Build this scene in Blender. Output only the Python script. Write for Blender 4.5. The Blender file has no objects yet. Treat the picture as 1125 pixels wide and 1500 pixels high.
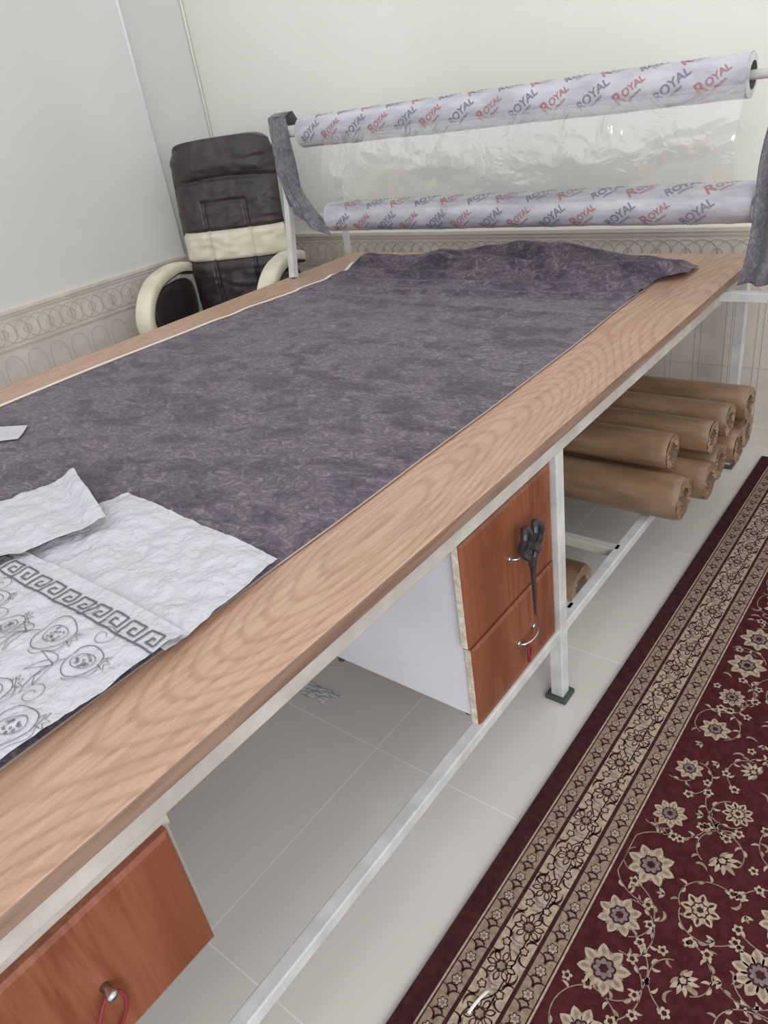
import bpy, bmesh, math, random
from mathutils import Vector, Matrix, noise
random.seed(7)
C = bpy.context
scene = C.scene
try:
    scene.view_settings.view_transform = 'Standard'
    scene.view_settings.look = 'None'
except Exception as e:
    print(e)

# ------------------------------------------------------------ helpers
def lin(c):
    out = []
    for v in c[:3]:
        v = v / 255.0
        out.append(v / 12.92 if v <= 0.04045 else ((v + 0.055) / 1.055) ** 2.4)
    return (out[0], out[1], out[2], 1.0)

def new_mat(name, col, rough=0.6, spec=0.5, metal=0.0, coat=0.0, coatr=.03):
    m = bpy.data.materials.new(name)
    m.use_nodes = True
    b = m.node_tree.nodes['Principled BSDF']
    b.inputs['Base Color'].default_value = lin(col)
    b.inputs['Roughness'].default_value = rough
    b.inputs['Metallic'].default_value = metal
    b.inputs['Specular IOR Level'].default_value = spec
    b.inputs['Coat Weight'].default_value = coat
    b.inputs['Coat Roughness'].default_value = coatr
    return m

def nodes(m):
    nt = m.node_tree
    return nt, nt.nodes, nt.links, nt.nodes['Principled BSDF']

def noisy(m, c1, c2, scale=5.0, stretch=(1, 1, 1), detail=6.0, lo=0.35, hi=0.65, bump=0.0, bscale=None, bdist=0.002, dist=0.0, coatbump=False):
    nt, N, L, b = nodes(m)
    tc = N.new('ShaderNodeTexCoord'); mp = N.new('ShaderNodeMapping')
    mp.inputs['Scale'].default_value = stretch
    L.new(tc.outputs['Object'], mp.inputs['Vector'])
    nz = N.new('ShaderNodeTexNoise')
    nz.inputs['Scale'].default_value = scale; nz.inputs['Detail'].default_value = detail
    nz.inputs['Distortion'].default_value = dist
    L.new(mp.outputs[0], nz.inputs['Vector'])
    cr = N.new('ShaderNodeValToRGB')
    cr.color_ramp.elements[0].position = lo; cr.color_ramp.elements[0].color = lin(c1)
    cr.color_ramp.elements[1].position = hi; cr.color_ramp.elements[1].color = lin(c2)
    L.new(nz.outputs['Fac'], cr.inputs[0]); L.new(cr.outputs[0], b.inputs['Base Color'])
    if bump > 0:
        n2 = N.new('ShaderNodeTexNoise'); n2.inputs['Scale'].default_value = bscale or scale
        n2.inputs['Detail'].default_value = 5
        L.new(mp.outputs[0], n2.inputs['Vector'])
        bp = N.new('ShaderNodeBump'); bp.inputs['Strength'].default_value = bump
        bp.inputs['Distance'].default_value = bdist
        L.new(n2.outputs['Fac'], bp.inputs['Height']); L.new(bp.outputs[0], b.inputs['Normal'])
        if coatbump: L.new(bp.outputs[0], b.inputs['Coat Normal'])
    return m

class MB:
    def __init__(s):
        s.v = []; s.f = []; s.m = []
    def face(s, pts, mi=0):
        i = len(s.v); s.v += [tuple(p) for p in pts]; s.f.append(tuple(range(i, i + len(pts)))); s.m.append(mi)
    def box(s, a, b, mi=0, M=None):
        x0, y0, z0 = a; x1, y1, z1 = b
        P = [(x0,y0,z0),(x1,y0,z0),(x1,y1,z0),(x0,y1,z0),(x0,y0,z1),(x1,y0,z1),(x1,y1,z1),(x0,y1,z1)]
        if M is not None: P = [tuple(M @ Vector(p)) for p in P]
        i = len(s.v); s.v += P
        for q in [(0,3,2,1),(4,5,6,7),(0,1,5,4),(1,2,6,5),(2,3,7,6),(3,0,4,7)]:
            s.f.append(tuple(i + k for k in q)); s.m.append(mi)
    def bar(s, p0, p1, w, h=None, mi=0):
        h = h or w
        p0 = Vector(p0); p1 = Vector(p1); d = (p1 - p0); L = d.length; d.normalize()
        up = Vector((0,0,1)) if abs(d.z) < 0.9 else Vector((0,1,0))
        a = d.cross(up).normalized(); u = a.cross(d).normalized()
        i = len(s.v)
        for p in (p0, p1):
            for sx, sy in ((-1,-1),(1,-1),(1,1),(-1,1)):
                s.v.append(tuple(p + a*sx*w/2 + u*sy*h/2))
        for q in [(0,1,2,3),(7,6,5,4),(0,4,5,1),(1,5,6,2),(2,6,7,3),(3,7,4,0)]:
            s.f.append(tuple(i + k for k in q)); s.m.append(mi)
    def tube(s, pts, r, seg=10, mi=0, closed=False, cap=True):
        pts = [Vector(p) for p in pts]; n = len(pts)
        rs = r if isinstance(r, (list, tuple)) else [r]*n
        base = len(s.v); prev = None
        for k in range(n):
            if closed: t = pts[(k+1)%n] - pts[(k-1)%n]
            else: t = pts[min(k+1,n-1)] - pts[max(k-1,0)]
            t.normalize()
            if prev is None:
                a = t.orthogonal().normalized()
            else:
                a = prev - t*prev.dot(t)
                a = a.normalized() if a.length > 1e-6 else t.orthogonal().normalized()
            prev = a; b = t.cross(a)
            for j in range(seg):
                g = 2*math.pi*j/seg
                s.v.append(tuple(pts[k] + (a*math.cos(g) + b*math.sin(g))*rs[k]))
        m = n if closed else n-1
        for k in range(m):
            for j in range(seg):
                k2 = (k+1) % n
                s.f.append((base+k*seg+j, base+k*seg+(j+1)%seg, base+k2*seg+(j+1)%seg, base+k2*seg+j)); s.m.append(mi)
        if cap and not closed:
            s.f.append(tuple(base+j for j in reversed(range(seg)))); s.m.append(mi)
            s.f.append(tuple(base+(n-1)*seg+j for j in range(seg))); s.m.append(mi)
    def grid(s, fn, nu, nv, mi=0):
        base = len(s.v)
        for i in range(nu+1):
            for j in range(nv+1):
                s.v.append(tuple(fn(i/nu, j/nv)))
        for i in range(nu):
            for j in range(nv):
                a = base+i*(nv+1)+j
                mm = mi(i/nu, j/nv) if callable(mi) else mi
                s.f.append((a, a+nv+1, a+nv+2, a+1)); s.m.append(mm)
    def ell(s, c, r, M=None, p=1.0, nu=24, nv=16, mi=0, mif=None, warp=None):
        sg = lambda w, e: math.copysign(abs(w)**e, w)
        base = len(s.v)
        for i in range(nv+1):
            ph = -math.pi/2 + math.pi*i/nv
            for j in range(nu):
                th = 2*math.pi*j/nu
                q = Vector((r[0]*sg(math.cos(ph),p)*sg(math.cos(th),p), r[1]*sg(math.cos(ph),p)*sg(math.sin(th),p), r[2]*sg(math.sin(ph),p)))
                if warp: q = warp(q)
                q = q + Vector(c)
                if M is not None: q = M @ q
                s.v.append(tuple(q))
        for i in range(nv):
            for j in range(nu):
                s.f.append((base+i*nu+j, base+i*nu+(j+1)%nu, base+(i+1)*nu+(j+1)%nu, base+(i+1)*nu+j)); s.m.append(mi)
    def obj(s, name, mats, smooth=False, bevel=0.0, parent=None, solid=0.0, subsurf=0, weld=False):
        me = bpy.data.meshes.new(name); me.from_pydata(s.v, [], s.f)
        for m in mats: me.materials.append(m)
        me.polygons.foreach_set('material_index', s.m)
        if smooth: me.polygons.foreach_set('use_smooth', [True]*len(s.f))
        me.update()
        bm = bmesh.new(); bm.from_mesh(me)
        if weld: bmesh.ops.remove_doubles(bm, verts=bm.verts, dist=1e-5)
        bmesh.ops.recalc_face_normals(bm, faces=bm.faces)
        bm.to_mesh(me); bm.free()
        o = bpy.data.objects.new(name, me); scene.collection.objects.link(o)
        if solid:
            md = o.modifiers.new('solid', 'SOLIDIFY'); md.thickness = solid; md.offset = -1
        if bevel:
            md = o.modifiers.new('bevel', 'BEVEL'); md.width = bevel; md.segments = 2; md.limit_method = 'ANGLE'
        if subsurf:
            md = o.modifiers.new('sub', 'SUBSURF'); md.levels = subsurf; md.render_levels = subsurf
        if parent: o.parent = parent
        return o

def empty(name, loc=(0,0,0)):
    e = bpy.data.objects.new(name, None); scene.collection.objects.link(e); e.location = loc
    return e
def ss(a, b, x):
    t = max(0, min(1, (x-a)/(b-a))); return t*t*(3-2*t)
def nz(x, y, z=0): return noise.noise(Vector((x, y, z)))
def stroke2(mb, pts, w, hf, mi=0, step=0.006, closed=False):
    P = list(pts)
    if closed: P.append(P[0])
    Q = []
    for a, b in zip(P[:-1], P[1:]):
        L = math.hypot(b[0]-a[0], b[1]-a[1]); n = max(1, int(L/step))
        for k in range(n): Q.append((a[0]+(b[0]-a[0])*k/n, a[1]+(b[1]-a[1])*k/n))
    Q.append(P[-1]); n = len(Q)
    if n < 2: return
    base = len(mb.v)
    for k in range(n):
        a = Q[max(k-1,0)]; b = Q[min(k+1,n-1)]
        dx, dy = b[0]-a[0], b[1]-a[1]; l = math.hypot(dx,dy) or 1
        px, py = -dy/l*w/2, dx/l*w/2
        for sgn in (1,-1):
            x = Q[k][0]+px*sgn; y = Q[k][1]+py*sgn
            mb.v.append((x, y, hf(x,y)))
    for k in range(n-1):
        mb.f.append((base+2*k, base+2*k+1, base+2*k+3, base+2*k+2)); mb.m.append(mi)

# ------------------------------------------------------------ constants
ZT = 0.83; XR = -0.66; XL = -2.48; YE = 2.80; YN = -1.3

# ------------------------------------------------------------ materials
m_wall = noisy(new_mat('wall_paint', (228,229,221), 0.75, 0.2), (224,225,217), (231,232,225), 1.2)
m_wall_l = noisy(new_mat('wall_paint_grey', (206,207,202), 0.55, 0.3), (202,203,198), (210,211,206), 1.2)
m_tile = noisy(new_mat('wainscot_tile', (203,194,183), 0.35, 0.5), (197,188,177), (210,201,190), 9, bump=0.2, bscale=30)
m_tile_line = new_mat('wainscot_relief', (184,175,164), 0.45)
m_white = noisy(new_mat('painted_steel', (198,198,197), 0.4, 0.5), (184,184,183), (206,206,205), 14)
m_beam = noisy(new_mat('painted_steel_aged', (176,172,166), 0.5, 0.4), (162,157,151), (186,182,177), 10)
m_board = noisy(new_mat('melamine_white', (218,218,226), 0.45, 0.5), (212,212,221), (222,222,229), 3)
m_rubber = new_mat('foot_rubber', (62,68,70), 0.6)

def wood(name, ca, cb, cc, rings=16, scale=1.0, stretch=(6,0.9,6), rough=0.4, spec=0.4, det=1.0, fine=(.35,.6), fs=(60,4,60), jit=3.2):
    m = new_mat(name, ca, rough, spec); nt, N, L, b = nodes(m)
    tc = N.new('ShaderNodeTexCoord'); mp = N.new('ShaderNodeMapping'); mp.inputs['Scale'].default_value = stretch
    L.new(tc.outputs['Object'], mp.inputs[0])
    n1 = N.new('ShaderNodeTexNoise'); n1.inputs['Scale'].default_value = scale; n1.inputs['Detail'].default_value = det; n1.inputs['Roughness'].default_value = .35
    L.new(mp.outputs[0], n1.inputs[0])
    mp2 = N.new('ShaderNodeMapping'); mp2.inputs['Scale'].default_value = fs
    L.new(tc.outputs['Object'], mp2.inputs[0])
    n2 = N.new('ShaderNodeTexNoise'); n2.inputs['Scale'].default_value = 1.5; n2.inputs['Detail'].default_value = 8
    L.new(mp2.outputs[0], n2.inputs[0])
    mu = N.new('ShaderNodeMath'); mu.operation = 'MULTIPLY'; mu.inputs[1].default_value = rings*6.28
    L.new(n1.outputs['Fac'], mu.inputs[0])
    ja = N.new('ShaderNodeMath'); ja.operation = 'MULTIPLY_ADD'; ja.inputs[1].default_value = jit
    L.new(n2.outputs['Fac'], ja.inputs[0]); L.new(mu.outputs[0], ja.inputs[2])
    si = N.new('ShaderNodeMath'); si.operation = 'SINE'; L.new(ja.outputs[0], si.inputs[0])
    ma = N.new('ShaderNodeMapRange'); ma.inputs[1].default_value = -1; ma.inputs[2].default_value = 1
    L.new(si.outputs[0], ma.inputs[0])
    cr = N.new('ShaderNodeValToRGB')
    cr.color_ramp.elements[0].position = .0; cr.color_ramp.elements[0].color = lin(cb)
    cr.color_ramp.elements[1].position = .4; cr.color_ramp.elements[1].color = lin(ca)
    L.new(ma.outputs[0], cr.inputs[0])
    cr2 = N.new('ShaderNodeValToRGB')
    cr2.color_ramp.elements[0].position = fine[0]; cr2.color_ramp.elements[0].color = lin(cc)
    cr2.color_ramp.elements[1].position = fine[1]; cr2.color_ramp.elements[1].color = (1,1,1,1)
    L.new(n2.outputs['Fac'], cr2.inputs[0])
    mx = N.new('ShaderNodeMix'); mx.data_type = 'RGBA'; mx.blend_type = 'MULTIPLY'; mx.inputs[0].default_value = 1
    L.new(cr.outputs[0], mx.inputs[6]); L.new(cr2.outputs[0], mx.inputs[7]); L.new(mx.outputs[2], b.inputs['Base Color'])
    return m
m_oak = wood('oak_laminate', (184,151,129), (171,137,115), (234,228,223), rings=44, scale=.8, stretch=(4.0,1.0,4.0), rough=.36, det=0.3, fs=(75,5,75), jit=4.5)
m_edge = wood('oak_edge_band', (138,113,99), (126,101,88), (215,210,205), rings=6, rough=.5)
m_cherry = wood('cherry_drawer', (134,82,58), (121,71,49), (232,218,210), rings=4, scale=.7, stretch=(3,5,1.2), rough=.35, spec=.4, fs=(42,60,4))
m_ply = noisy(new_mat('plywood_edge', (215,205,190), .8), (190,175,155), (228,222,212), 60)

def fabric(name, c1, c2, c3, blotch=(200,198,208)):
    m = new_mat(name, c2, .9, .15)
    nt, N, L, b = nodes(m)
    tc = N.new('ShaderNodeTexCoord'); mp = N.new('ShaderNodeMapping'); mp.inputs['Scale'].default_value = (1,1.5,1)
    L.new(tc.outputs['Object'], mp.inputs[0])
    na = N.new('ShaderNodeTexNoise'); na.inputs['Scale'].default_value = 26; na.inputs['Detail'].default_value = 8; na.inputs['Roughness'].default_value = .75; na.inputs['Distortion'].default_value = 2.2
    nb = N.new('ShaderNodeTexNoise'); nb.inputs['Scale'].default_value = 9; nb.inputs['Detail'].default_value = 3; nb.inputs['Distortion'].default_value = .8
    L.new(mp.outputs[0], na.inputs[0]); L.new(mp.outputs[0], nb.inputs[0])
    cr = N.new('ShaderNodeValToRGB'); e = cr.color_ramp.elements
    e[0].position = .40; e[0].color = lin(c1); e[1].position = .64; e[1].color = lin(c3)
    x = e.new(.52); x.color = lin(c2)
    L.new(na.outputs['Fac'], cr.inputs[0])
    cr2 = N.new('ShaderNodeValToRGB'); e = cr2.color_ramp.elements
    e[0].position = .38; e[0].color = lin(blotch); e[1].position = .56; e[1].color = lin((253,251,253))
    L.new(nb.outputs['Fac'], cr2.inputs[0])
    mx = N.new('ShaderNodeMix'); mx.data_type = 'RGBA'; mx.blend_type = 'MULTIPLY'; mx.inputs[0].default_value = 1
    L.new(cr.outputs[0], mx.inputs[6]); L.new(cr2.outputs[0], mx.inputs[7]); L.new(mx.outputs[2], b.inputs['Base Color'])
    b.inputs['Sheen Weight'].default_value = .15
    return m
m_fab = fabric('purple_fabric', (80,71,82), (98,88,99), (134,123,130), (196,194,203))
m_fab2 = fabric('grey_fabric', (100,98,103), (118,116,122), (140,138,143), (220,219,224))
m_selv = new_mat('white_selvedge', (222,218,212), .85)

m_floor = new_mat('floor_tile', (205,203,198), .16, .5)
nt, N, L, b = nodes(m_floor)
tc = N.new('ShaderNodeTexCoord'); mp = N.new('ShaderNodeMapping'); mp.inputs['Location'].default_value = (1.03, -.345, 0)
L.new(tc.outputs['Object'], mp.inputs[0])
br = N.new('ShaderNodeTexBrick'); br.offset = 0; br.squash = 1
br.inputs['Scale'].default_value = 1; br.inputs['Brick Width'].default_value = .6; br.inputs['Row Height'].default_value = .6
br.inputs['Mortar Size'].default_value = .0020; br.inputs['Mortar Smooth'].default_value = .1
br.inputs['Color1'].default_value = lin((202,199,194)); br.inputs['Color2'].default_value = lin((205,202,197)); br.inputs['Mortar'].default_value = lin((220,218,214))
L.new(mp.outputs[0], br.inputs[0])
L.new(br.outputs['Color'], b.inputs['Base Color'])

m_paper = new_mat('tracing_paper', (188,189,195), .6, .3)
nt, N, L, b = nodes(m_paper)
tc = N.new('ShaderNodeTexCoord')
nn = N.new('ShaderNodeTexNoise'); nn.inputs['Scale'].default_value = 14; nn.inputs['Detail'].default_value = 6
L.new(tc.outputs['Object'], nn.inputs[0])
ad = N.new('ShaderNodeMix'); ad.data_type = 'RGBA'; ad.inputs[0].default_value = .15
L.new(tc.outputs['Object'], ad.inputs[6]); L.new(nn.outputs['Color'], ad.inputs[7])
prev = None
for sc, wt in ((16,1.0),(38,.5),(80,.25)):
    vo = N.new('ShaderNodeTexVoronoi'); vo.feature = 'F1'; vo.inputs['Scale'].default_value = sc
    L.new(ad.outputs[2], vo.inputs[0])
    mu = N.new('ShaderNodeMath'); mu.operation = 'MULTIPLY_ADD'; mu.inputs[1].default_value = wt
    L.new(vo.outputs['Distance'], mu.inputs[0])
    if prev: L.new(prev.outputs[0], mu.inputs[2])
    else: L.new(nn.outputs['Fac'], mu.inputs[2])
    prev = mu
bp = N.new('ShaderNodeBump'); bp.inputs['Strength'].default_value = .8; bp.inputs['Distance'].default_value = .006
L.new(prev.outputs[0], bp.inputs['Height']); L.new(bp.outputs[0], b.inputs['Normal'])
m_ink = new_mat('pattern_ink', (92,94,100), .8)

m_film = noisy(new_mat('printed_film_roll', (180,181,190), .22, .6, coat=.5), (160,161,171), (190,190,197), 8, stretch=(1,3,3), bump=.5, bscale=14, bdist=.006, coatbump=True)
m_red = new_mat('print_red', (166,116,118), .4)
m_blue = new_mat('print_blue', (116,120,138), .4)
m_core = new_mat('cardboard_core', (90,84,82), .8)
m_kraft = noisy(new_mat('kraft_wrapped', (130,103,80), .4, .5, coat=.5, coatr=.15), (114,89,68), (142,115,91), 5, stretch=(1,4,4), bump=.5, bscale=11, bdist=.008, coatbump=True)
m_leather = noisy(new_mat('black_leather', (54,48,48), .42, .5), (48,42,42), (60,54,53), 12, bump=.5, bscale=16, bdist=.008)
m_cream = noisy(new_mat('cream_leather', (212,203,184), .45, .4), (204,195,176), (220,211,194), 10)
m_chrome = new_mat('chrome', (190,190,192), .22, metal=1)
m_black = new_mat('black_plastic', (44,44,48), .4)
m_steel = new_mat('scissor_steel', (110,105,110), .35, metal=.8)
m_ribbon = new_mat('red_cord', (120,34,40), .7)

def film_mat(name, wt, gl=.14, sc=9, rough=.1):
    m = bpy.data.materials.new(name); m.use_nodes = True
    nt = m.node_tree; N = nt.nodes; L = nt.links; N.clear()
    out = N.new('ShaderNodeOutputMaterial'); tr = N.new('ShaderNodeBsdfTransparent'); g = N.new('ShaderNodeBsdfGlossy'); d = N.new('ShaderNodeBsdfDiffuse')
    g.inputs['Roughness'].default_value = rough; d.inputs['Color'].default_value = (.9,.9,.9,1)
    tc = N.new('ShaderNodeTexCoord'); n = N.new('ShaderNodeTexNoise'); n.inputs['Scale'].default_value = sc; n.inputs['Detail'].default_value = 3; n.inputs['Distortion'].default_value = 1
    L.new(tc.outputs['Object'], n.inputs[0]); bp = N.new('ShaderNodeBump'); bp.inputs['Strength'].default_value = 1; bp.inputs['Distance'].default_value = .03
    L.new(n.outputs['Fac'], bp.inputs['Height']); L.new(bp.outputs[0], g.inputs['Normal'])
    m1 = N.new('ShaderNodeMixShader'); m1.inputs[0].default_value = wt; L.new(tr.outputs[0], m1.inputs[1]); L.new(d.outputs[0], m1.inputs[2])
    m2 = N.new('ShaderNodeMixShader'); m2.inputs[0].default_value = gl; L.new(m1.outputs[0], m2.inputs[1]); L.new(g.outputs[0], m2.inputs[2])
    L.new(m2.outputs[0], out.inputs[0]); return m
m_clear = film_mat('clear_film', .05, .13, 8, .06)

# ------------------------------------------------------------ room
mb = MB(); mb.box((-3.75,-1.6,-.05),(2.2,3.25,0)); mb.obj('floor',[m_floor])
mb = MB(); mb.box((-3.75,3.05,0),(2.2,3.2,2.9)); mb.obj('wall_back',[m_wall])
mb = MB()
prof = [(-3.75,-1.6),(-3.5,-1.6),(-3.5,2.57),(-3.62,2.57),(-3.62,3.05),(-3.75,3.05)]
n = len(prof)
mb.face([(x,y,0) for x,y in prof]); mb.face([(x,y,2.9) for x,y in prof])
for i in range(n):
    a = prof[i]; c = prof[(i+1)%n]; mb.face([(a[0],a[1],0),(c[0],c[1],0),(c[0],c[1],2.9),(a[0],a[1],2.9)])
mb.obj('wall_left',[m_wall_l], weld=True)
mb = MB(); mb.tube([(-3.5,2.57,.86),(-3.5,2.57,2.9)], .007, 8); mb.obj('trim_1',[m_board], smooth=True)
mb = MB(); mb.tube([(-3.612,3.04,.86),(-3.612,3.04,2.9)], .006, 8); mb.obj('trim_4',[m_wall], smooth=True)

def wainscot(name, length, M):
    mb = MB(); top = .855
    mb.box((0,0,0),(length,.010,top-.0),0,M)
    mb.box((0,0,top),(length,.018,top+.014),0,M)
    mb.box((0,.010,.700),(length,.014,.708),1,M)
    mb.box((0,.010,.838),(length,.014,.843),1,M)
    k = 0; x = .05
    while x < length-.05:
        pts = []
        for i in range(20):
            a = 2*math.pi*i/20; pts.append(M @ Vector((x+.062*math.cos(a), .0115, .773+.052*math.sin(a))))
        mb.tube(pts, .0017, 4, 1, closed=True)
        if k % 2 == 0:
            mb.tube([M @ Vector((x+.02*math.cos(a*math.pi/6), .0115, .773+.02*math.sin(a*math.pi/6))) for a in range(12)], .0018, 4, 1, closed=True)
        x += .058; k += 1
    x = .02
    while x < length-.1:
        mb.tube([M @ Vector((x, .0105, .06)), M @ Vector((x, .0105, .63)), M @ Vector((x+.02,.0105,.665)), M @ Vector((x+.05,.0105,.675)), M @ Vector((x+.08,.0105,.66)), M @ Vector((x+.092,.0105,.62)), M @ Vector((x+.092,.0105,.10))], .0016, 4, 1)
        x += .115
    for zz in (.33,):
        mb.box((0,.010,zz),(length,.0115,zz+.003),1,M)
    mb.box((0,.010,0),(length,.020,.08),0,M)
    return mb.obj(name,[m_tile,m_tile_line])
wainscot('trim_2', 4.17, Matrix(((0,1,0,-3.5),(-1,0,0,2.57),(0,0,1,0),(0,0,0,1))))
wainscot('trim_3', 5.82, Matrix(((-1,0,0,2.2),(0,-1,0,3.05),(0,0,1,0),(0,0,0,1))))

# ------------------------------------------------------------ cutting table
tab = empty('cutting_table', (0,0,0))
mb = MB(); mb.box((XL,YN,.802),(XR,YE,ZT),0)
for f in range(len(mb.f)):
    if f not in (1,): mb.m[f] = 1
mb.obj('tabletop',[m_oak,m_edge], bevel=.0025, parent=tab)
mb = MB()
bz = .779
for x in (-.695,-2.445): mb.bar((x,YN+.02,bz),(x,YE-.0,bz),.04,.044,2)
for y in (YN+.04,-.3,.8,1.353,2.08,YE-.02): mb.bar((-2.445,y,bz),(-.695,y,bz),.036,.040,2)
for x in (-.704,-2.44):
    for y in (-1.2,1.353,2.82):
        mb.bar((x,y,.012),(x,y,.76),.036)
    mb.bar((x,-1.2,.232),(x,2.82,.232),.030)
for y in (-1.2,1.44,1.75,2.25,2.82): mb.bar((-2.44,y,.232),(-.704,y,.232),.03,None,2)
mb.bar((-.695,2.45,.785),(-.42,2.45,.785),.03)
for x in (-.704,-2.44):
    for y in (-1.2,1.353,2.82):
        mb.box((x-.03,y-.03,0),(x+.03,y+.03,.014),1); 
mb.obj('steel_frame',[m_white,m_rubber,m_beam], bevel=.003, parent=tab)

# ------------------------------------------------------------ roll stand
stand = empty('roll_stand')
mb = MB()
mb.bar((-2.44,2.33,.831),(-2.50,2.50,1.43),.030)
mb.bar((-2.50,2.78,.80),(-2.50,2.78,1.18),.024)
mb.bar((-.50,2.45,.80),(-.50,2.45,1.46),.034)
mb.tube([(-2.50,2.45,1.385),(-.36,2.45,1.385)], .013, 12)
mb.tube([(-2.47,2.45,1.06),(-.40,2.45,1.06)], .013, 12)
mb.obj('posts',[m_white], bevel=.002, parent=stand)

# ------------------------------------------------------------ printed film rolls
def text_polys(txt, size, sp=1.0):
    cu = bpy.data.curves.new('t','FONT'); cu.body = txt; cu.size = size; cu.space_character = sp; cu.resolution_u = 3
    cu.offset = size*.012
    o = bpy.data.objects.new('t',cu); scene.collection.objects.link(o)
    dg = C.evaluated_depsgraph_get(); me = bpy.data.meshes.new_from_object(o.evaluated_get(dg))
    bm = bmesh.new(); bm.from_mesh(me)
    bmesh.ops.triangulate(bm, faces=bm.faces)
    for y in [size*.1*k for k in range(0,9)]:
        bmesh.ops.bisect_plane(bm, geom=bm.verts[:]+bm.edges[:]+bm.faces[:], plane_co=(0,y,0), plane_no=(0,1,0))
    for k in range(1,24):
        bmesh.ops.bisect_plane(bm, geom=bm.verts[:]+bm.edges[:]+bm.faces[:], plane_co=(size*.18*k,0,0), plane_no=(1,0,0))
    bm.verts.index_update()
    vs = [v.co.copy() for v in bm.verts]; fs = [tuple(v.index for v in f.verts) for f in bm.faces]
    bm.free(); bpy.data.objects.remove(o); bpy.data.meshes.remove(me)
    return vs, fs
T_big = text_polys('ROYAL', .037, .95); T_R = text_polys('R', .052); T_oy = text_polys('OYAL', .030,.9); T_small = text_polys('collection', .012)
def film_roll(name, x0, x1, y, z, r, seed):
    rnd = random.Random(seed); mb = MB()
    nu = 90; nv = 40
    def rr(u,g): return r + .0022*noise.noise(Vector((u*9+seed, math.cos(g)*1.2, math.sin(g)*1.2)))
    def surf(u,v):
        g = 2*math.pi*v; q = rr(u,g); return (x0+(x1-x0)*u, y+q*math.cos(g), z+q*math.sin(g))
    mb.grid(surf, nu, nv, 0)
    for xe, sg in ((x0,-1),(x1,1)):
        ring = lambda rad, xx: [(xx, y+rad*math.cos(2*math.pi*k/nv), z+rad*math.sin(2*math.pi*k/nv)) for k in range(nv)]
        A = ring(r*.985,xe); B = ring(r*.62,xe+sg*.004); D = ring(r*.5,xe-sg*.03); E = ring(.0145,xe-sg*.03)
        for P,Q,mi in ((A,B,0),(B,D,3),(D,E,3)):
            for k in range(nv): mb.face([P[k],P[(k+1)%nv],Q[(k+1)%nv],Q[k]],mi)
    def put(T, xs, g0, mi, tilt, dx=0, dh=0):
        vs, fs = T; base = len(mb.v); ct, st = math.cos(tilt), math.sin(tilt)
        for v in vs:
            vx = v.x+dx; vy = v.y+dh
            a = vx*ct - vy*st; h = vx*st + vy*ct
            g = g0 - h/r
            u = (xs+a-x0)/(x1-x0)
            q = r + .0022*noise.noise(Vector((u*9+seed, math.cos(g)*1.2, math.sin(g)*1.2))) + .0014
            mb.v.append((xs+a, y+q*math.cos(g), z+q*math.sin(g)))
        for f in fs: mb.f.append(tuple(base+k for k in f)); mb.m.append(mi)
    rows = 4; tl = .62
    for row in range(rows):
        g0 = math.pi*1.10 + 2*math.pi*row/rows + .35*(seed%3)
        xs = x0+.04+(row%2)*.06 + .02*rnd.random(); k = row
        while xs < x1-.115:
            if k % 2 == 0:
                put(T_big, xs, g0, 2, tl); put(T_small, xs, g0, 2, tl, .03, -.014)
            else:
                put(T_R, xs, g0, 1, tl); put(T_oy, xs, g0, 1, tl, .031, .006); put(T_small, xs, g0, 1, tl, .034, -.010)
            xs += .118; k += 1
    return mb.obj(name,[m_film,m_red,m_blue,m_core], smooth=True)
film_roll('printed_film_roll', -2.34, -.645, 2.45, 1.385, .057, 1)
film_roll('printed_film_roll.001', -2.26, -.60, 2.45, 1.06, .058, 5)

# clear plastic film hanging between rolls
mb = MB()
def sh(u,v):
    x = -2.16+1.52*u
    zt, zb = 1.37, 1.09
    z = zt+(zb-zt)*v
    sag = math.sin(math.pi*v)
    y = 2.45-.066 - .05*sag*(1+.6*nz(x*4,v*3,2)) + .010*nz(x*14,v*5,1)*sag
    return (x+.10*(v)*(1-u)*(-.3), y, z)
mb.grid(sh, 90, 24)
def sh2(u,v):
    x = -1.95+1.32*u; g = math.pi*v
    dep = .04+.26*math.sin(math.pi*min(1,.15+u*.75))**1.2*(.55+.5*u)
    y = 2.45-.068-.05*math.sin(g)-.03*v+.014*nz(x*12,v*4,5)+.006*nz(x*30,v*9,5); z = 1.36-dep*v+.02*nz(x*9,v*3,8)*v
    return (x,y,z)
mb.grid(sh2, 110, 24)
mb.obj('clear_plastic_film',[m_clear], smooth=True)

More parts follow.
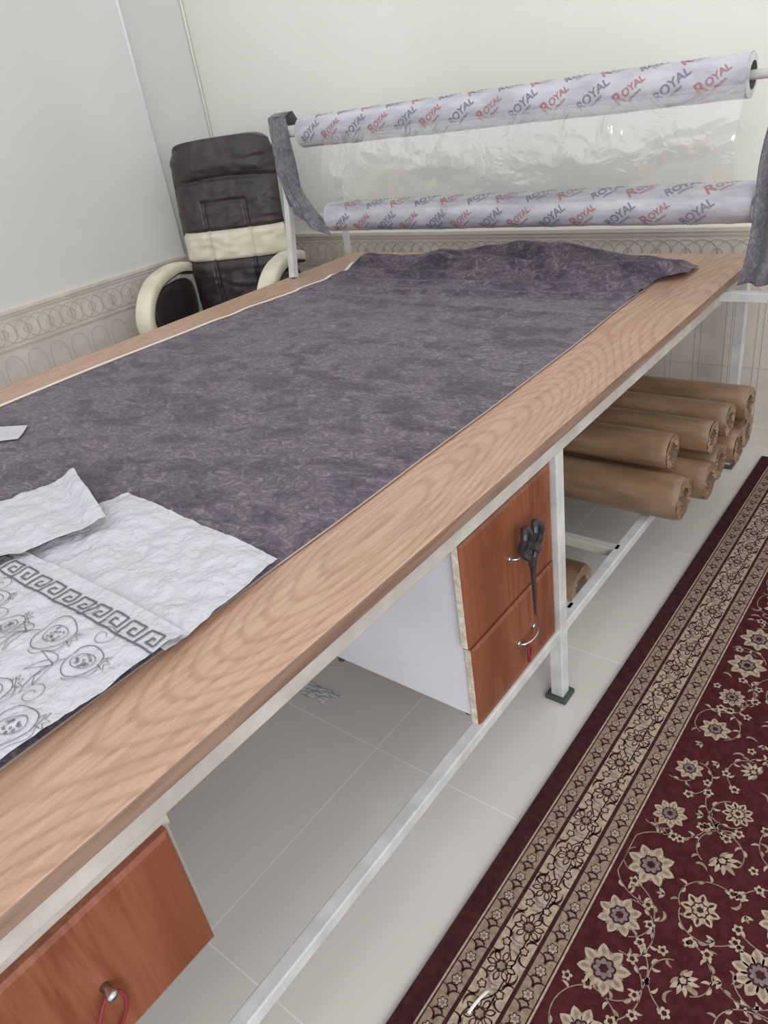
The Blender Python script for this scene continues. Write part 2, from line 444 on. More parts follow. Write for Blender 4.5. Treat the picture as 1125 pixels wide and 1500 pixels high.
# ------------------------------------------------------------ purple fabric on table
def left_x(y):
    return -2.27 + .03*nz(y*1.3,3) + .05*ss(1.7,2.2,y) + .035*ss(1.5,1.9,y)*nz(y*7,1)
def right_x(y):
    return -.852 - .02*ss(1.4,2.3,y) + .075*ss(2.40,2.47,y)+ .004*nz(y*3,9)
Y0, Y1 = -1.25, 2.62
FOLDS = [(2.545,.03,.050,.070,1),(2.46,-.035,.030,.052,2),(2.385,.06,.024,.034,3),(2.30,-.02,.018,.028,4),(2.19,.05,.020,.014,5),(2.06,-.06,.022,.008,6)]
def cloth_h(x,y):
    h = ZT+.006 + .0012*nz(x*5,y*5,1)
    if y > 1.85:
        f = 0
        for (y0,sl,w,hh,sd) in FOLDS:
            yc = y0+sl*(x+1.5)+.030*nz(x*2.2,sd*3.7,4)+.010*nz(x*7,sd,9)
            m = max(0,.75+.8*nz(x*1.8,sd*5.1,2)+.3*nz(x*7,sd*2,3))
            d = (y-yc)/w
            if d < 0: p = math.exp(-abs(d)**1.6)
            else: p = math.exp(-(d*.8)**2)
            f = max(f, hh*m*p)+.25*min(f, hh*m*p)
        h += f + .009*abs(nz(x*9,y*18,7))*ss(2.15,2.5,y)
        h += .012*ss(2.3,2.5,y)
    if Y1-y < .04: h = ZT+.003+(h-ZT-.003)*math.sqrt(max(0,(Y1-y)/.04))
    return h
mb = MB()
def cf(u,v):
    y = Y0+(Y1-Y0)*(1-(1-v)**1.5) ; x = left_x(y)+(right_x(y)-left_x(y))*u
    h = cloth_h(x,y)
    if v > .9: y += .03*nz(x*3,2)*ss(.9,1,v)
    if u < .04: h = ZT+.003+(h-ZT-.003)*(.35+.65*u/.04)
    if u > .97: h = ZT+.003+(h-ZT-.003)*(.35+.65*(1-u)/.03)
    return (x,y,h)
mb.grid(cf, 190, 300)
def edge_h(x,y): return ZT+.003+(cloth_h(x,y)-ZT-.003)*.35
mb.grid(lambda u,v: (left_x(Y0+(Y1-.1-Y0)*v)-.012+.016*u, Y0+(Y1-.1-Y0)*v, edge_h(left_x(Y0+(Y1-.1-Y0)*v), Y0+(Y1-.1-Y0)*v)+.004), 1, 260, 1)
mb.grid(lambda u,v: (right_x(Y0+(Y1-.3-Y0)*v)-.001+.005*u, Y0+(Y1-.3-Y0)*v, ZT+.0035), 1, 200, 2)
m_lin = new_mat('fabric_edge', (176,160,150), .9)
mb.obj('purple_fabric_sheet',[m_fab,m_selv,m_lin], smooth=True)

# fabric draped over stand posts
mb = MB()
def dl(u,v):
    z = 1.455-.34*v - .13*max(0,u-.2)*v*1.2; w = .10 + .10*ss(.55,1,v)
    x = -2.515+ w*u + .05*v*v + .03*v
    y = 2.445-.10*v*.6 - .045*math.sin(math.pi*u) - .010*math.sin(u*15+v*3)-.01*nz(u*4,v*4,2)
    return (x,y,z)
mb.grid(dl,40,50)
mb.grid(lambda u,v: (-2.515+.10*u, 2.445+.07*v-.045*math.sin(math.pi*u)*(1-v), 1.455+.012*math.sin(math.pi*v)-.08*max(0,v-.5)),40,12)
mb.obj('draped_fabric_scrap',[m_fab2], smooth=True, solid=.0015)
mb = MB()
def dr(u,v):
    z = 1.34-.50*v; w = .07+.06*v
    x = -.555 - .06*v + w*u - .01*math.sin(v*6)
    y = 2.385 - .014*math.sin(u*13+v*2) - .012*nz(u*3,v*5,8)
    return (x,y,z)
mb.grid(dr,40,60)
mb.grid(lambda u,v: (-.555+.07*u, 2.385+.11*v-.014*math.sin(u*13)*(1-v), 1.34+.015*math.sin(math.pi*v)-.1*max(0,v-.6)),40,12)
mb.obj('draped_fabric_scrap.001',[m_fab2], smooth=True, solid=.0015)

# ------------------------------------------------------------ paper sheets
def sheet_h(base_off, amp, sd):
    def h(x,y):
        c = abs(nz(x*7,y*7,sd))*.7 + abs(nz(x*15,y*15,sd+3))*.6 + abs(nz(x*31,y*31,sd+9))*.35 + abs(nz(x*60,y*60,sd+19))*.15
        return ZT+.011+base_off+amp*c
    return h
def quad_sheet(name, cs, hf, extra=None, nu=110, nv=110, lift=None):
    mb = MB()
    def f(u,v):
        a = Vector(cs[0]).lerp(Vector(cs[1]),u); b2 = Vector(cs[3]).lerp(Vector(cs[2]),u); p = a.lerp(b2,v)
        x = p.x+.006*nz(p.x*9,p.y*9,31); y = p.y+.006*nz(p.x*9,p.y*9,37)
        z = hf(x,y)
        if lift: z += lift(u,v)
        return (x,y,z)
    mb.grid(f,nu,nv)
    if extra: extra(mb)
    return mb.obj(name,[m_paper,m_ink], smooth=True)
hA = sheet_h(0,.012,1); hB = sheet_h(.008,.011,5); hP = lambda x,y: hB(x,y)+.005+.010*(abs(nz(x*9,y*9,71))+.5*abs(nz(x*22,y*22,72)))
quad_sheet('tracing_paper_sheet', [(-1.34,.685),(-.85,.650),(-.83,.40),(-1.42,.38)], hA)
def ink(mb):
    hf = lambda x,y: hB(x,y)+.0018
    y0, hgt = .377, .034; x = -1.75
    U = hgt/4; 
    while x < -.87:
        K = [(0,0),(0,4),(4,4),(4,1.2),(1.9,1.2),(1.9,2.6),(2.8,2.6)]
        stroke2(mb, [(x+k[0]*U, y0+k[1]*U) for k in K], .0036, hf, 1, .003)
        stroke2(mb, [(x, y0),(x+5.4*U, y0)], .0036, hf, 1, .003)
        x += 5.4*U
    rnd = random.Random(3)
    for row in range(4):
        for k in range(10):
            cx = -.915-.098*k + .03*row; cy = .315-.125*row+.018*math.sin(k*2.3)
            R = .030+.005*math.sin(k*1.7+row)
            rot = rnd.uniform(-.8,.8)+math.pi*.25
            def P(a,rad): return (cx+rad*math.cos(a+rot), cy+rad*math.sin(a+rot))
            out = [P(2*math.pi*i/36, R*(1+.07*math.cos(3*2*math.pi*i/36))) for i in range(36)]
            stroke2(mb, out, .0014, hf, 1, closed=True)
            stroke2(mb, [P(-1.9+2.2*i/14, R*(1.22+.06*math.sin(i))) for i in range(15)], .0010, hf, 1)
            inn = [P(2*math.pi*i/24, R*.55*(1+.18*math.cos(2*2*math.pi*i/24))) for i in range(24)]
            stroke2(mb, inn, .0012, hf, 1, closed=True)
            for q in range(18):
                a = rnd.uniform(0,6.28); rad = R*.42*math.sqrt(rnd.random()); c0 = P(a,rad)
                stroke2(mb, [(c0[0]+.0018*math.cos(t),c0[1]+.0018*math.sin(t)) for t in (0,1.2,2.4,3.6,4.8)], .0012, hf, 1, closed=True)
            cro = [P(-.18,R*1.02),P(-.30,R*1.5),P(-.10,R*1.3),P(0,R*1.55),P(.10,R*1.3),P(.30,R*1.5),P(.18,R*1.02)]
            stroke2(mb, cro, .0013, hf, 1)
            st = [P(math.pi+.9*t, R*(1+2.0*t)) for t in [i/12 for i in range(13)]]
            stroke2(mb, st, .0013, hf, 1)
            c0 = P(math.pi*.5, R*1.7)
            stroke2(mb, [(c0[0]+(.004+.0022*t)*math.cos(t+rot), c0[1]+(.004+.0022*t)*math.sin(t+rot)) for t in [i*.45 for i in range(20)]], .0010, hf, 1)
            for lf in (-1.2,-.3,.8):
                b0 = P(math.pi+.3, R*1.5); L2 = .042
                a = rot+math.pi+lf
                pts = []
                for sgn, rg in ((1,range(13)),(-1,range(12,-1,-1))):
                    for i in rg:
                        t = i/12; w = sgn*.008*math.sin(math.pi*t)
                        pts.append((b0[0]+L2*t*math.cos(a+.7*t)-w*math.sin(a), b0[1]+L2*t*math.sin(a+.7*t)+w*math.cos(a)))
                stroke2(mb, pts, .0010, hf, 1)
quad_sheet('embroidery_pattern_paper', [(-1.80,.443),(-.832,.438),(-.862,-.5),(-1.9,-.5)], hB, ink, 170,170)
def liftP(u,v): return .022*ss(.9,1,u)*(.4+.6*math.sin(math.pi*min(1,v*1.1)))+.004
quad_sheet('crumpled_tracing_paper', [(-1.66,.16),(-1.505,.665),(-1.240,.575),(-1.40,.12)], hP, None, 110, 60, liftP)
quad_sheet('white_paper_scrap', [(-2.43,.58),(-2.00,.815),(-1.93,.745),(-2.28,.47)], sheet_h(0,.002,2), None, 20, 20)

# ------------------------------------------------------------ drawer cabinets
def panel_front(mb, x, y0, y1, z0, z1, mi=0, edge=1):
    t = .020
    mb.box((x-t,y0,z0),(x-.004,y1,z1),mi)
    b = .008
    A = [(x-.004,y0,z0),(x-.004,y1,z0),(x-.004,y1,z1),(x-.004,y0,z1)]
    B = [(x,y0+b,z0+b),(x,y1-b,z0+b),(x,y1-b,z1-b),(x,y0+b,z1-b)]
    for k in range(4): mb.face([A[k],A[(k+1)%4],B[(k+1)%4],B[k]],mi)
    mb.face(B,mi)
    mb.box((x-t-.0005,y0-.0012,z0+.002),(x-.006,y0,z1-.002),edge)
def handle(mb, y, z, xs, mi, w=.045):
    pts = []
    for i in range(13):
        a = math.pi*i/12; pts.append((xs+.022*math.sin(a)**.7, y-w*math.cos(a), z))
    mb.tube(pts,.0034,8,mi)
    for s in (-1,1): mb.tube([(xs-.001,y+s*w,z),(xs+.004,y+s*w,z)],.007,12,mi)
cab = empty('drawer_cabinet')
mb = MB(); ya, yb = .965, 1.333; xb, xf = -1.15, -.722; z0_, z1 = .262, .800
mb.box((xb,ya,z0_),(xf,ya+.016,z1-.0)); mb.box((xb,yb-.016,z0_),(xf,yb,z1)); mb.box((xb,ya+.016,z0_),(xf,yb-.016,z0_+.016))
mb.box((xb,ya+.016,z0_+.016),(xb+.008,yb-.016,z1)); mb.box((xb,ya+.016,z1-.03),(xf,yb-.016,z1-.014))
mb.obj('carcass',[m_board],bevel=.001,parent=cab)
mb = MB(); panel_front(mb,-.697,ya-.012,yb-.004,.470,.728); panel_front(mb,-.697,ya-.004,yb-.002,.238,.463)
mb.obj('drawer_fronts',[m_cherry,m_ply],parent=cab)
mb = MB(); handle(mb,1.18,.345,-.697,0,.036); handle(mb,1.165,.592,-.697,0,.036)
mb.obj('handles',[m_chrome],smooth=True,parent=cab)
mb = MB()
for (x,y) in ((-.74,ya+.02),(-.74,yb-.02)): mb.tube([(x,y,.247),(x,y,.263)],.012,12)
for (x,y) in ((-1.13,ya+.02),(-1.13,yb-.02)): mb.tube([(x,y,.238),(x,y,.263)],.012,12)
mb.obj('feet',[m_rubber],smooth=True,parent=cab)
mb = MB(); mb.tube([(-.675,1.15,.345),(-.672,1.142,.315),(-.676,1.15,.295),(-.680,1.165,.300),(-.674,1.16,.33),(-.675,1.155,.345)],.003,6)
mb.obj('ribbon',[m_ribbon],smooth=True,parent=cab)

cab2 = empty('drawer_cabinet.001')
mb = MB(); ya, yb = -.22,.262; z0_ = .452
mb.box((xb,ya,z0_),(xf,ya+.016,.8)); mb.box((xb,yb-.016,z0_),(xf,yb,.8)); mb.box((xb,ya+.016,z0_),(xf,yb-.016,z0_+.016)); mb.box((xb,ya+.016,z0_+.016),(xb+.008,yb-.016,.8))
mb.box((-.722,ya,.70),(-.712,yb,.757))
mb.obj('carcass',[m_beam],bevel=.001,parent=cab2)
mb = MB(); panel_front(mb,-.697,ya+.003,yb-.012,.463,.708)
mb.obj('drawer_front',[m_cherry,m_ply],parent=cab2)
mb = MB(); mb.tube([(-.697,.10,.575),(-.688,.10,.575),(-.685,.10,.575),(-.676,.10,.575),(-.672,.10,.575)],[.007,.005,.007,.008,.004],14,0)
loop = [(-.684+.006*math.sin(i*.5), .10+.022*math.sin(2*math.pi*i/20)-.03*(1-math.cos(2*math.pi*i/20))*.5, .575-.042*(1-math.cos(2*math.pi*i/20))) for i in range(20)]
mb.tube(loop,.003,6,1,closed=True)
mb.obj('knob_with_cord',[m_chrome,m_ribbon],smooth=True,parent=cab2)

# scissors hanging on upper handle
mb = MB(); xs = -.664; yc = 1.165
for s, dx in ((-1,0),(1,.005)):
    c = (yc+s*.018, .630)
    pts = [(xs+dx+.004*math.sin(i), c[0]+.016*math.cos(2*math.pi*i/20)*(1+.15*math.sin(2*math.pi*i/20)), c[1]+.034*math.sin(2*math.pi*i/20)) for i in range(20)]
    mb.tube(pts,.0078,8,0,closed=True)
    mb.tube([(xs+dx,c[0]-s*.004,c[1]-.030),(xs+dx,yc+s*.005,.585),(xs+dx,yc,.565)],[.008,.007,.005],8,0)
    b0 = [(xs+dx-.002,yc-s*.006,.575),(xs+dx-.002,yc+s*.007,.570),(xs+dx-.002,yc+.002-s*.002,.425)]
    b1 = [(p[0]+.003,p[1],p[2]) for p in b0]
    mb.face(b0,1); mb.face(b1,1)
    for k in range(3): mb.face([b0[k],b0[(k+1)%3],b1[(k+1)%3],b1[k]],1)
mb.tube([(xs-.006,yc,.566),(xs+.010,yc,.566)],.005,12,1)
mb.obj('fabric_scissors',[m_black,m_steel],smooth=False)

# ------------------------------------------------------------ kraft rolls on lower frame bars
def kraft(name, xe, y, z, r, ln, seed, tilt=0):
    mb = MB(); nv = 36; nu = 90
    def f(u,v):
        g = 2*math.pi*v; x = xe-ln*u
        q = r*(1+.03*nz(math.cos(g)*1.5+seed, math.sin(g)*1.5, u*5) + .02*abs(nz(math.cos(g)*4,math.sin(g)*4,u*16+seed)))
        if u == 0: q = r*.955
        if u == 0: x += .004*nz(v*9,seed)
        return (x, y+q*math.cos(g)+tilt*u, z+q*math.sin(g))
    mb.grid(f,nu,nv,0)
    for xx, sg in ((xe,1),(xe-ln,-1)):
        ty = tilt if sg < 0 else 0
        def ring(k, dx): return [(xx+dx+.018*k*(1-k)*4*abs(nz(j*1.9,seed,k*3)), y+ty+k*r*math.cos(2*math.pi*j/nv), z+k*r*math.sin(2*math.pi*j/nv)) for j in range(nv)]
        rs = [ring(.955,0),ring(.80,-.002*sg),ring(.5,-.004*sg),ring(.42,-.03*sg),ring(.02,-.03*sg)]
        for a in range(4):
            for j in range(nv): mb.face([rs[a][j],rs[a][(j+1)%nv],rs[a+1][(j+1)%nv],rs[a+1][j]],0 if a < 2 else 1)
    return mb.obj(name,[m_kraft,m_kcore],smooth=False if False else True)
m_kcore = new_mat('kraft_core', (104,84,68), .8)
K = [(-.60,1.97,.318,.068,0),(-.57,2.115,.312,.061,1),(-.58,2.25,.312,.062,2),(-.56,2.385,.312,.062,3),(-.57,2.515,.308,.06,4),
     (-.66,2.03,.437,.055,5),(-.59,2.18,.428,.053,6),(-.58,2.32,.428,.054,7),(-.56,2.46,.432,.056,8),(-.62,2.65,.308,.058,10),(-.95,1.80,.305,.056,11),(-1.05,1.66,.305,.055,12)]
for i,(xe,y,z,r,sd) in enumerate(K):
    kraft('wrapped_fabric_roll' + ('' if i == 0 else '.%03d' % i), xe, y, z, r, 1.30, sd*3.1)
kraft('wrapped_fabric_roll.012', -.82, 1.74, .075, .073, 1.3, 50.)

# plastic bag by leg, scraps
mb = MB()
def wp(q):
    k = 1+.35*noise.noise(q*14)+.18*noise.noise(q*35); return Vector((q.x*k,q.y*k,max(-.108,q.z*k)))
mb.ell((-.82,1.52,.110),(.055,.065,.105),nu=40,nv=34,warp=wp)
mb.obj('clear_plastic_bag',[film_mat('bag_film',.22,.15)],smooth=True)
mb = MB()
mb.grid(lambda u,v:(-1.47+.20*u+.03*v,.99+.05*v+.02*nz(u*4,v*3),.003+.012*abs(nz(u*5,v*5,3))),40,24)
mb.obj('paper_scrap',[m_paper],smooth=True)
mb = MB()
mb.grid(lambda u,v:(-.485+.006*v+.01*u,.53+.055*u,.0135+.006*math.sin(math.pi*u)),14,3)
mb.obj('thread_scrap',[m_selv],smooth=True,solid=.001)

# ------------------------------------------------------------ office chair
chair = empty('office_chair', (-2.945,2.35,0)); 
fx = Vector((.42,-.907,0)).normalized()
ang = math.atan2(fx.x, -fx.y)
chair.rotation_euler = (0,0,ang)
def part(mb,name,mats,**k): return mb.obj(name,mats,parent=chair,**k)
def backy(z): return .20 + .10*ss(.55,1.4,z)*1.0 + .03*math.cos((z-.5)*5)
mb = MB()
def back_front(u,v):
    a = (u-.5)*2; z = .52+.885*v
    hw = .275
    x = a*hw
    x *= 1-.07*ss(.93,1,v)*abs(a)**2
    y = backy(z)
    dome = .030*(1-abs(a)**4)
    gro = 0
    gro -= .018*math.exp(-((abs(a)-.40)/.03)**2)*(1-ss(.66,.70,v))
    for zz,lim in ((.86,1),(1.00,1),(1.13,.42),(1.235,1)): 
        gro -= .016*math.exp(-((z-zz+.02*(a*a)*(zz>1.2))/.009)**2)*(1 if abs(a) <= lim+.02 else 0)
    pil = .024*math.exp(-((z-1.32)/.06)**4)
    cre = .010*abs(nz(x*9,z*26,2))+.006*nz(x*20,z*18,5)
    zz2 = z - .035*abs(a)**5*ss(.85,1,v)
    return (x, y-.03-dome-gro-pil*(1-abs(a)**4)-cre+ .03*abs(a)**8, zz2)
def bmi(u,v):
    z = .52+.885*v
    return 1 if .865 < z < .995 else 0
mb.grid(back_front,80,110,bmi)
def back_rear(u,v):
    p = back_front(1-u,v); a = (u-.5)*2
    return (p[0], backy(p[2])+.05*(1-abs(a)**4), p[2])
mb.grid(back_rear,80,110,0)
for uu in (0,1):
    mb.grid(lambda s,v,uu=uu: Vector(back_front(uu,v)).lerp(Vector(back_rear(1-uu,v)),s),4,110,lambda s,v: 1 if .865 < .52+.885*v < .995 else 0)
for vv in (0,1):
    mb.grid(lambda s,u,vv=vv: Vector(back_front(u,vv)).lerp(Vector(back_rear(1-u,vv)),s),4,80,0)
part(mb,'backrest',[m_leather,m_cream],smooth=True,weld=True)
mb = MB()
mb.ell((0,-.03,.50),(.25,.26,.07),p=.45,nu=48,nv=24,warp=lambda q: Vector((q.x,q.y,q.z+.012*math.cos(q.x*9)*math.cos(q.y*8))))
part(mb,'seat_cushion',[m_leather],smooth=True)
mb = MB()
for s in (-1,1):
    prof = [(.24,.83),(.12,.858),(0,.858),(-.12,.84),(-.22,.79),(-.28,.71),(-.27,.63),(-.21,.56),(-.12,.53)]
    P = []
    n = len(prof)
    for i in range(n-1):
        for k in range(6):
            t = k/6; p0 = prof[max(i-1,0)]; p1 = prof[i]; p2 = prof[i+1]; p3 = prof[min(i+2,n-1)]
            q = [0.5*((2*p1[c])+(-p0[c]+p2[c])*t+(2*p0[c]-5*p1[c]+4*p2[c]-p3[c])*t*t+(-p0[c]+3*p1[c]-3*p2[c]+p3[c])*t**3) for c in (0,1)]
            P.append(q)
    P.append(prof[-1])
    m = len(P); base = len(mb.v); seg = 16
    for k in range(m):
        a = Vector(P[max(k-1,0)]); c = Vector(P[min(k+1,m-1)]); t = (c-a).normalized(); nn2 = Vector((-t.y,t.x))
        th = .030; w = .044
        for j in range(seg):
            g = 2*math.pi*j/seg; sg = lambda v,e: math.copysign(abs(v)**e,v)
            ox = w*sg(math.cos(g),.6); on = th*sg(math.sin(g),.6)
            mb.v.append((s*.308+ox, P[k][0]+nn2.x*on, P[k][1]+nn2.y*on))
    for k in range(m-1):
        for j in range(seg):
            g = 2*math.pi*(j+.5)/seg
            mb.f.append((base+k*seg+j, base+k*seg+(j+1)%seg, base+(k+1)*seg+(j+1)%seg, base+(k+1)*seg+j)); mb.m.append(1 if math.sin(g) < .5 else 0)
    for k in (0,m-1):
        mb.f.append(tuple(base+k*seg+j for j in range(seg))); mb.m.append(0)
    mb.ell((s*.304,.02,.69),(.022,.22,.12),p=.6,mi=0)
part(mb,'armrests',[m_leather,m_cream],smooth=True)
mb = MB()
mb.tube([(0,0,.10),(0,0,.30)],.028,16); mb.tube([(0,0,.28),(0,0,.44)],.018,16)
mb.box((-.12,-.12,.425),(.12,.12,.445))
for k in range(5):
    a = 2*math.pi*k/5+.3; e = (.28*math.cos(a),.28*math.sin(a))
    mb.tube([(0,0,.12),(e[0]*.5,e[1]*.5,.105),(e[0],e[1],.075)],[.030,.022,.015],10)
    mb.ell((e[0],e[1],.030),(.022,.022,.030),nu=14,nv=10)
part(mb,'star_base',[m_black],smooth=True)

# ------------------------------------------------------------ carpet (woven pattern as geometry layers)
CX0, CX1, CY0, CY1 = -.600, 1.35, -.55, 2.93
m_cred = noisy(new_mat('carpet_red', (68,30,33), .95, .1), (61,26,29), (76,35,38), 60, bump=.4, bscale=220, bdist=.002)
m_cdark = noisy(new_mat('carpet_maroon', (60,33,35), .95, .1), (54,28,30), (68,38,40), 60)
m_cbeige = noisy(new_mat('carpet_beige', (160,145,127), .95, .1), (146,131,113), (174,159,141), 90, bump=.3, bscale=220, bdist=.002)
m_ctan = noisy(new_mat('carpet_tan', (134,118,102), .95, .1), (122,106,91), (146,130,114), 90)
m_cgrey = noisy(new_mat('carpet_grey', (112,102,100), .95, .1), (102,92,90), (122,112,110), 90)
mb = MB()
mb.box((CX0,CY0,0),(CX1,CY1,.010),0)
ZL = [.0105,.0109,.0113,.0117,.0121,.0125]
def flat(z): return lambda x,y: z
def poly(pts, mi, lay): mb.face([(p[0],p[1],ZL[lay]) for p in pts], mi)
def fan(cx,cy,pts,mi,lay):
    i = len(mb.v); mb.v.append((cx,cy,ZL[lay])); mb.v += [(p[0],p[1],ZL[lay]) for p in pts]; n = len(pts)
    for k in range(n): mb.f.append((i,i+1+k,i+1+(k+1)%n)); mb.m.append(mi)
RED,DARK,BE,TAN,GR = 0,1,2,3,4
def rect(x0,y0,x1,y1,mi,lay): poly([(x0,y0),(x1,y0),(x1,y1),(x0,y1)],mi,lay)
def lobed(cx,cy,R,n,amp,rot,mi,lay,sh=1.0):
    N_ = n*8; fan(cx,cy,[(cx+R*(1-amp+amp*abs(math.cos(n*a/2))**sh)*math.cos(a+rot), cy+R*(1-amp+amp*abs(math.cos(n*a/2))**sh)*math.sin(a+rot)) for a in [2*math.pi*i/N_ for i in range(N_)]],mi,lay)
def leaf(x,y,a,Ln,w,mi,lay,curve=.5):
    L1,L2 = [],[]
    for i in range(9):
        t = i/8; aa = a+curve*t; px = x+Ln*t*math.cos(aa); py = y+Ln*t*math.sin(aa); ww = w*math.sin(math.pi*t)**.8
        L1.append((px-ww*math.sin(aa),py+ww*math.cos(aa))); L2.append((px+ww*math.sin(aa),py-ww*math.cos(aa)))
    for i in range(8):
        poly([L1[i],L2[i],L2[i+1],L1[i+1]],mi,lay)
def rosette(cx,cy,R,n,rot,kind=0):
    for k in range(n):
        a = rot+2*math.pi*k/n
        x0 = cx+R*.25*math.cos(a); y0 = cy+R*.25*math.sin(a)
        leaf(x0,y0,a,R*.85,R*.25,BE,1,0)
        leaf(cx+R*.52*math.cos(a),cy+R*.52*math.sin(a),a,R*.42,R*.085,RED if kind else TAN,2,0)
        a2 = a+math.pi/n
        leaf(cx+R*.3*math.cos(a2),cy+R*.3*math.sin(a2),a2,R*.55,R*.10,TAN,0,0)
    lobed(cx,cy,R*.52,n,.18,rot,DARK,3)
    lobed(cx,cy,R*.43,n,.28,rot,BE if kind else GR,4)
    lobed(cx,cy,R*.20,6,.25,rot,DARK,5)
def palmette(cx,cy,R,a):
    for k,da in enumerate((-1.25,-.75,-.3,.3,.75,1.25)):
        leaf(cx,cy,a+da,R*(1.25-.2*abs(da)),R*.17,BE,1,.25*(1 if da > 0 else -1))
    leaf(cx,cy,a,R*1.35,R*.18,TAN,2,0)
    for da in (-2.3,2.3): leaf(cx,cy,a+da,R*.8,R*.10,TAN,1,-.6 if da > 0 else .6)
    lobed(cx+R*.2*math.cos(a),cy+R*.2*math.sin(a),R*.34,6,.2,a,DARK,3); lobed(cx+R*.2*math.cos(a),cy+R*.2*math.sin(a),R*.22,5,.2,a,BE,4)
b1,b2,b3,b4,b5,b6 = CX0+.042, CX0+.086, CX0+.094, CX0+.166, CX0+.174, CX0+.218
rect(CX0+.0,CY0,b1,CY1,DARK,0)
rect(b1,CY0,b6,CY1,DARK,0)
rect(b1,CY0,b1+.004,CY1,BE,1); rect(b6-.004,CY0,b6,CY1,BE,1)
rect(b1+.007,CY0,b2,CY1,TAN,1); rect(b3,CY0,b4,CY1,BE,1); rect(b5,CY0,b6-.007,CY1,TAN,1)
y = CY0+.02; k = 0
while y < CY1-.03:
    for xc,hw in (((b1+.007+b2)/2,.012),((b5+b6-.007)/2,.012)):
        lobed(xc,y,hw*1.0,6,.35,0,DARK,2); lobed(xc,y,hw*.78,6,.4,0,BE,3); lobed(xc,y,hw*.35,5,.3,0,GR,4)
        for sx in (-1,1):
            leaf(xc+sx*.003,y+.014,math.pi/2+sx*.7,.026,.0028,DARK,2,-sx*1.6)
            leaf(xc+sx*.010,y+.030,math.pi/2-sx*.3,.018,.0022,DARK,2,sx*1.6)
    y += .050; k += 1
xm = (b3+b4)/2
pts = [(xm+.022*math.sin(2*math.pi*(CY0+.004*i)/.19),CY0+.004*i) for i in range(int((CY1-CY0)/.004))]
stroke2(mb,pts,.0028,flat(ZL[2]),DARK,1,.05)
y = CY0+.0475; k = 0
while y < CY1-.04:
    s = math.sin(2*math.pi*y/.19)
    px = xm-.006*s
    for q in range(8):
        a = .2*k+q*math.pi/4
        leaf(px+.010*math.cos(a),y+.010*math.sin(a),a,.021,.0062,DARK,2,0); leaf(px+.012*math.cos(a),y+.012*math.sin(a),a,.015,.0036,BE,3,0)
    lobed(px,y,.0135,8,.2,0,DARK,4); lobed(px,y,.0085,6,.3,0,TAN,5)
    for q in range(4):
        a = math.pi/4+q*math.pi/2
        leaf(xm+.022*math.cos(a),y+.030*math.sin(a),a+.3,.030,.0035,DARK if q % 2 else GR,2,1.6)
    for sx in (-1,1):
        cx = xm+sx*.019; cy = y+.0475
        lobed(cx,cy,.010,5,.35,k,DARK,2); lobed(cx,cy,.0065,5,.35,k,BE,3)
        leaf(cx,cy+.01,1.57+sx*.6,.028,.0028,DARK,2,-sx*1.8); leaf(cx,cy-.01,-1.57-sx*.6,.028,.0028,DARK,2,sx*1.8)
        leaf(xm,cy,1.57+sx*.8,.022,.003,TAN,2,sx*.8)
    y += .095; k += 1
# field
rnd = random.Random(11)
fx0 = b6+.02
cols = int((CX1-fx0)/.125)+1; rows_ = int((CY1-CY0)/.135)+1
cent = []
for i in range(cols):
    for j in range(rows_):
        cx = fx0+.045+.125*i+rnd.uniform(-.016,.016); cy = CY0+.07+.135*j+(.067 if i%2 else 0)+rnd.uniform(-.018,.018)
        if cx > CX1-.06 or cy > CY1-.06: continue
        cent.append((cx,cy,i,j))
def inside(p,m=.012): return b6+m < p[0] < CX1-.02 and CY0+.02 < p[1] < CY1-.02
for (cx,cy,i,j) in cent:
    R = rnd.choice((.030,.034,.040,.045)); kd = (i+j*2)%4
    if kd == 3: palmette(cx,cy,R*.95,rnd.uniform(0,6.28))
    else: rosette(cx,cy,R,rnd.choice((8,9,10)),rnd.random(),kd%2)
    for rep in range(2):
        a0 = rnd.uniform(0,6.28); sg = rnd.choice((-1,1)); sp = []
        for q in range(26):
            t = q/25; rad = R*1.08+.042*t; a = a0+sg*2.4*t; sp.append((cx+rad*math.cos(a),cy+rad*math.sin(a)))
        sp = [p for p in sp if inside(p)]
        if len(sp) > 3: 
            stroke2(mb,sp,.0022,flat(ZL[0]),TAN,.01)
            for q in range(3,len(sp)-1,4):
                p = sp[q]; d = math.atan2(sp[q+1][1]-p[1],sp[q+1][0]-p[0])
                if inside(p,.025): leaf(p[0],p[1],d+(1 if q%8 < 4 else -1)*.9,.017,.0032,BE if q%3 else TAN,0,.9)
            p = sp[-1]
            if inside(p,.02) and min((p[0]-c[0])**2+(p[1]-c[1])**2 for c in cent) > .040**2:
                lobed(p[0],p[1],.0115,5,.45,a0,BE,2); lobed(p[0],p[1],.005,5,.2,a0,DARK,3)
small = []
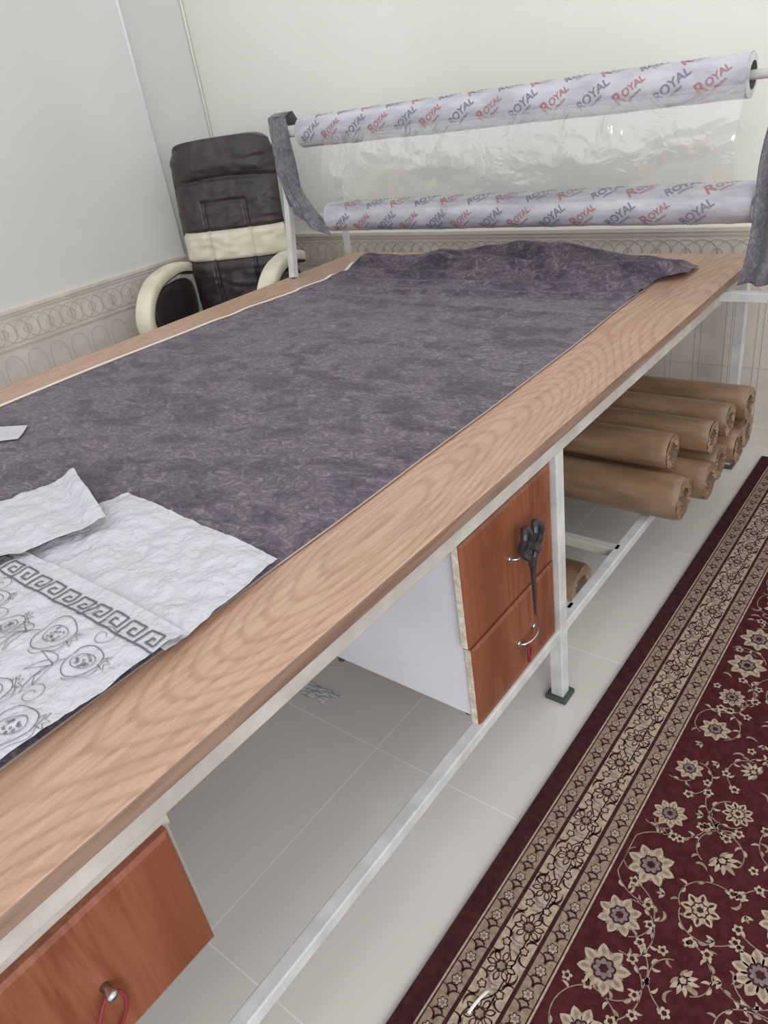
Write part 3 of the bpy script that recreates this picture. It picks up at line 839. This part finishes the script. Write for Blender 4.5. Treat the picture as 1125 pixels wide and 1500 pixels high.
for _ in range(2600):
    x = rnd.uniform(b6+.018,CX1-.03); y = rnd.uniform(CY0+.03,CY1-.03)
    if min((x-c[0])**2+(y-c[1])**2 for c in cent) > .050**2 and all((x-s[0])**2+(y-s[1])**2 > .026**2 for s in small):
        small.append((x,y))
        t = rnd.random()
        if t < .35: lobed(x,y,.0105,5,.45,rnd.random()*6,BE,1); lobed(x,y,.0042,5,.1,0,DARK,2)
        elif t < .7:
            a = rnd.uniform(0,6.28)
            for da in (-.6,0,.6): leaf(x,y,a+da,.017,.0035,BE if da else TAN,1,.3*da)
        else: leaf(x,y,rnd.uniform(0,6.28),.026,.004,TAN,1,rnd.choice((-1.4,1.4)))
mb.obj('persian_carpet',[m_cred,m_cdark,m_cbeige,m_ctan,m_cgrey])

# ------------------------------------------------------------ light
w = bpy.data.worlds.new('World'); scene.world = w; w.use_nodes = True
bg = w.node_tree.nodes['Background']; bg.inputs[0].default_value = (.975,.985,1.0,1); bg.inputs[1].default_value = 1.20
def area(name, loc, target, sx, sy, power, col=(1,1,1)):
    l = bpy.data.lights.new(name,'AREA'); l.shape = 'RECTANGLE'; l.size = sx; l.size_y = sy; l.energy = power; l.color = col
    o = bpy.data.objects.new(name,l); scene.collection.objects.link(o); o.location = loc
    d = Vector(target)-Vector(loc); o.rotation_euler = d.to_track_quat('-Z','Y').to_euler()
    return o
area('window_light', (1.9,-1.0,2.0), (-1.4,1.6,.7), 1.8, 1.6, 65, (1,.99,.97))

# ------------------------------------------------------------ camera
cam = bpy.data.cameras.new('camera'); co = bpy.data.objects.new('camera',cam); scene.collection.objects.link(co)
R = Vector((.7817,.6073,-.1412)); F = Vector((-.5870,.6405,-.4951))
F.normalize(); R = (R-F*R.dot(F)).normalized(); U = R.cross(F).normalized()
M = Matrix(((R.x,U.x,-F.x,0),(R.y,U.y,-F.y,0),(R.z,U.z,-F.z,1.5),(0,0,0,1)))
co.matrix_world = M
cam.sensor_fit = 'VERTICAL'; cam.sensor_height = 24; cam.sensor_width = 18; cam.lens = 24*1080/1500
cam.clip_start = .02
scene.camera = co
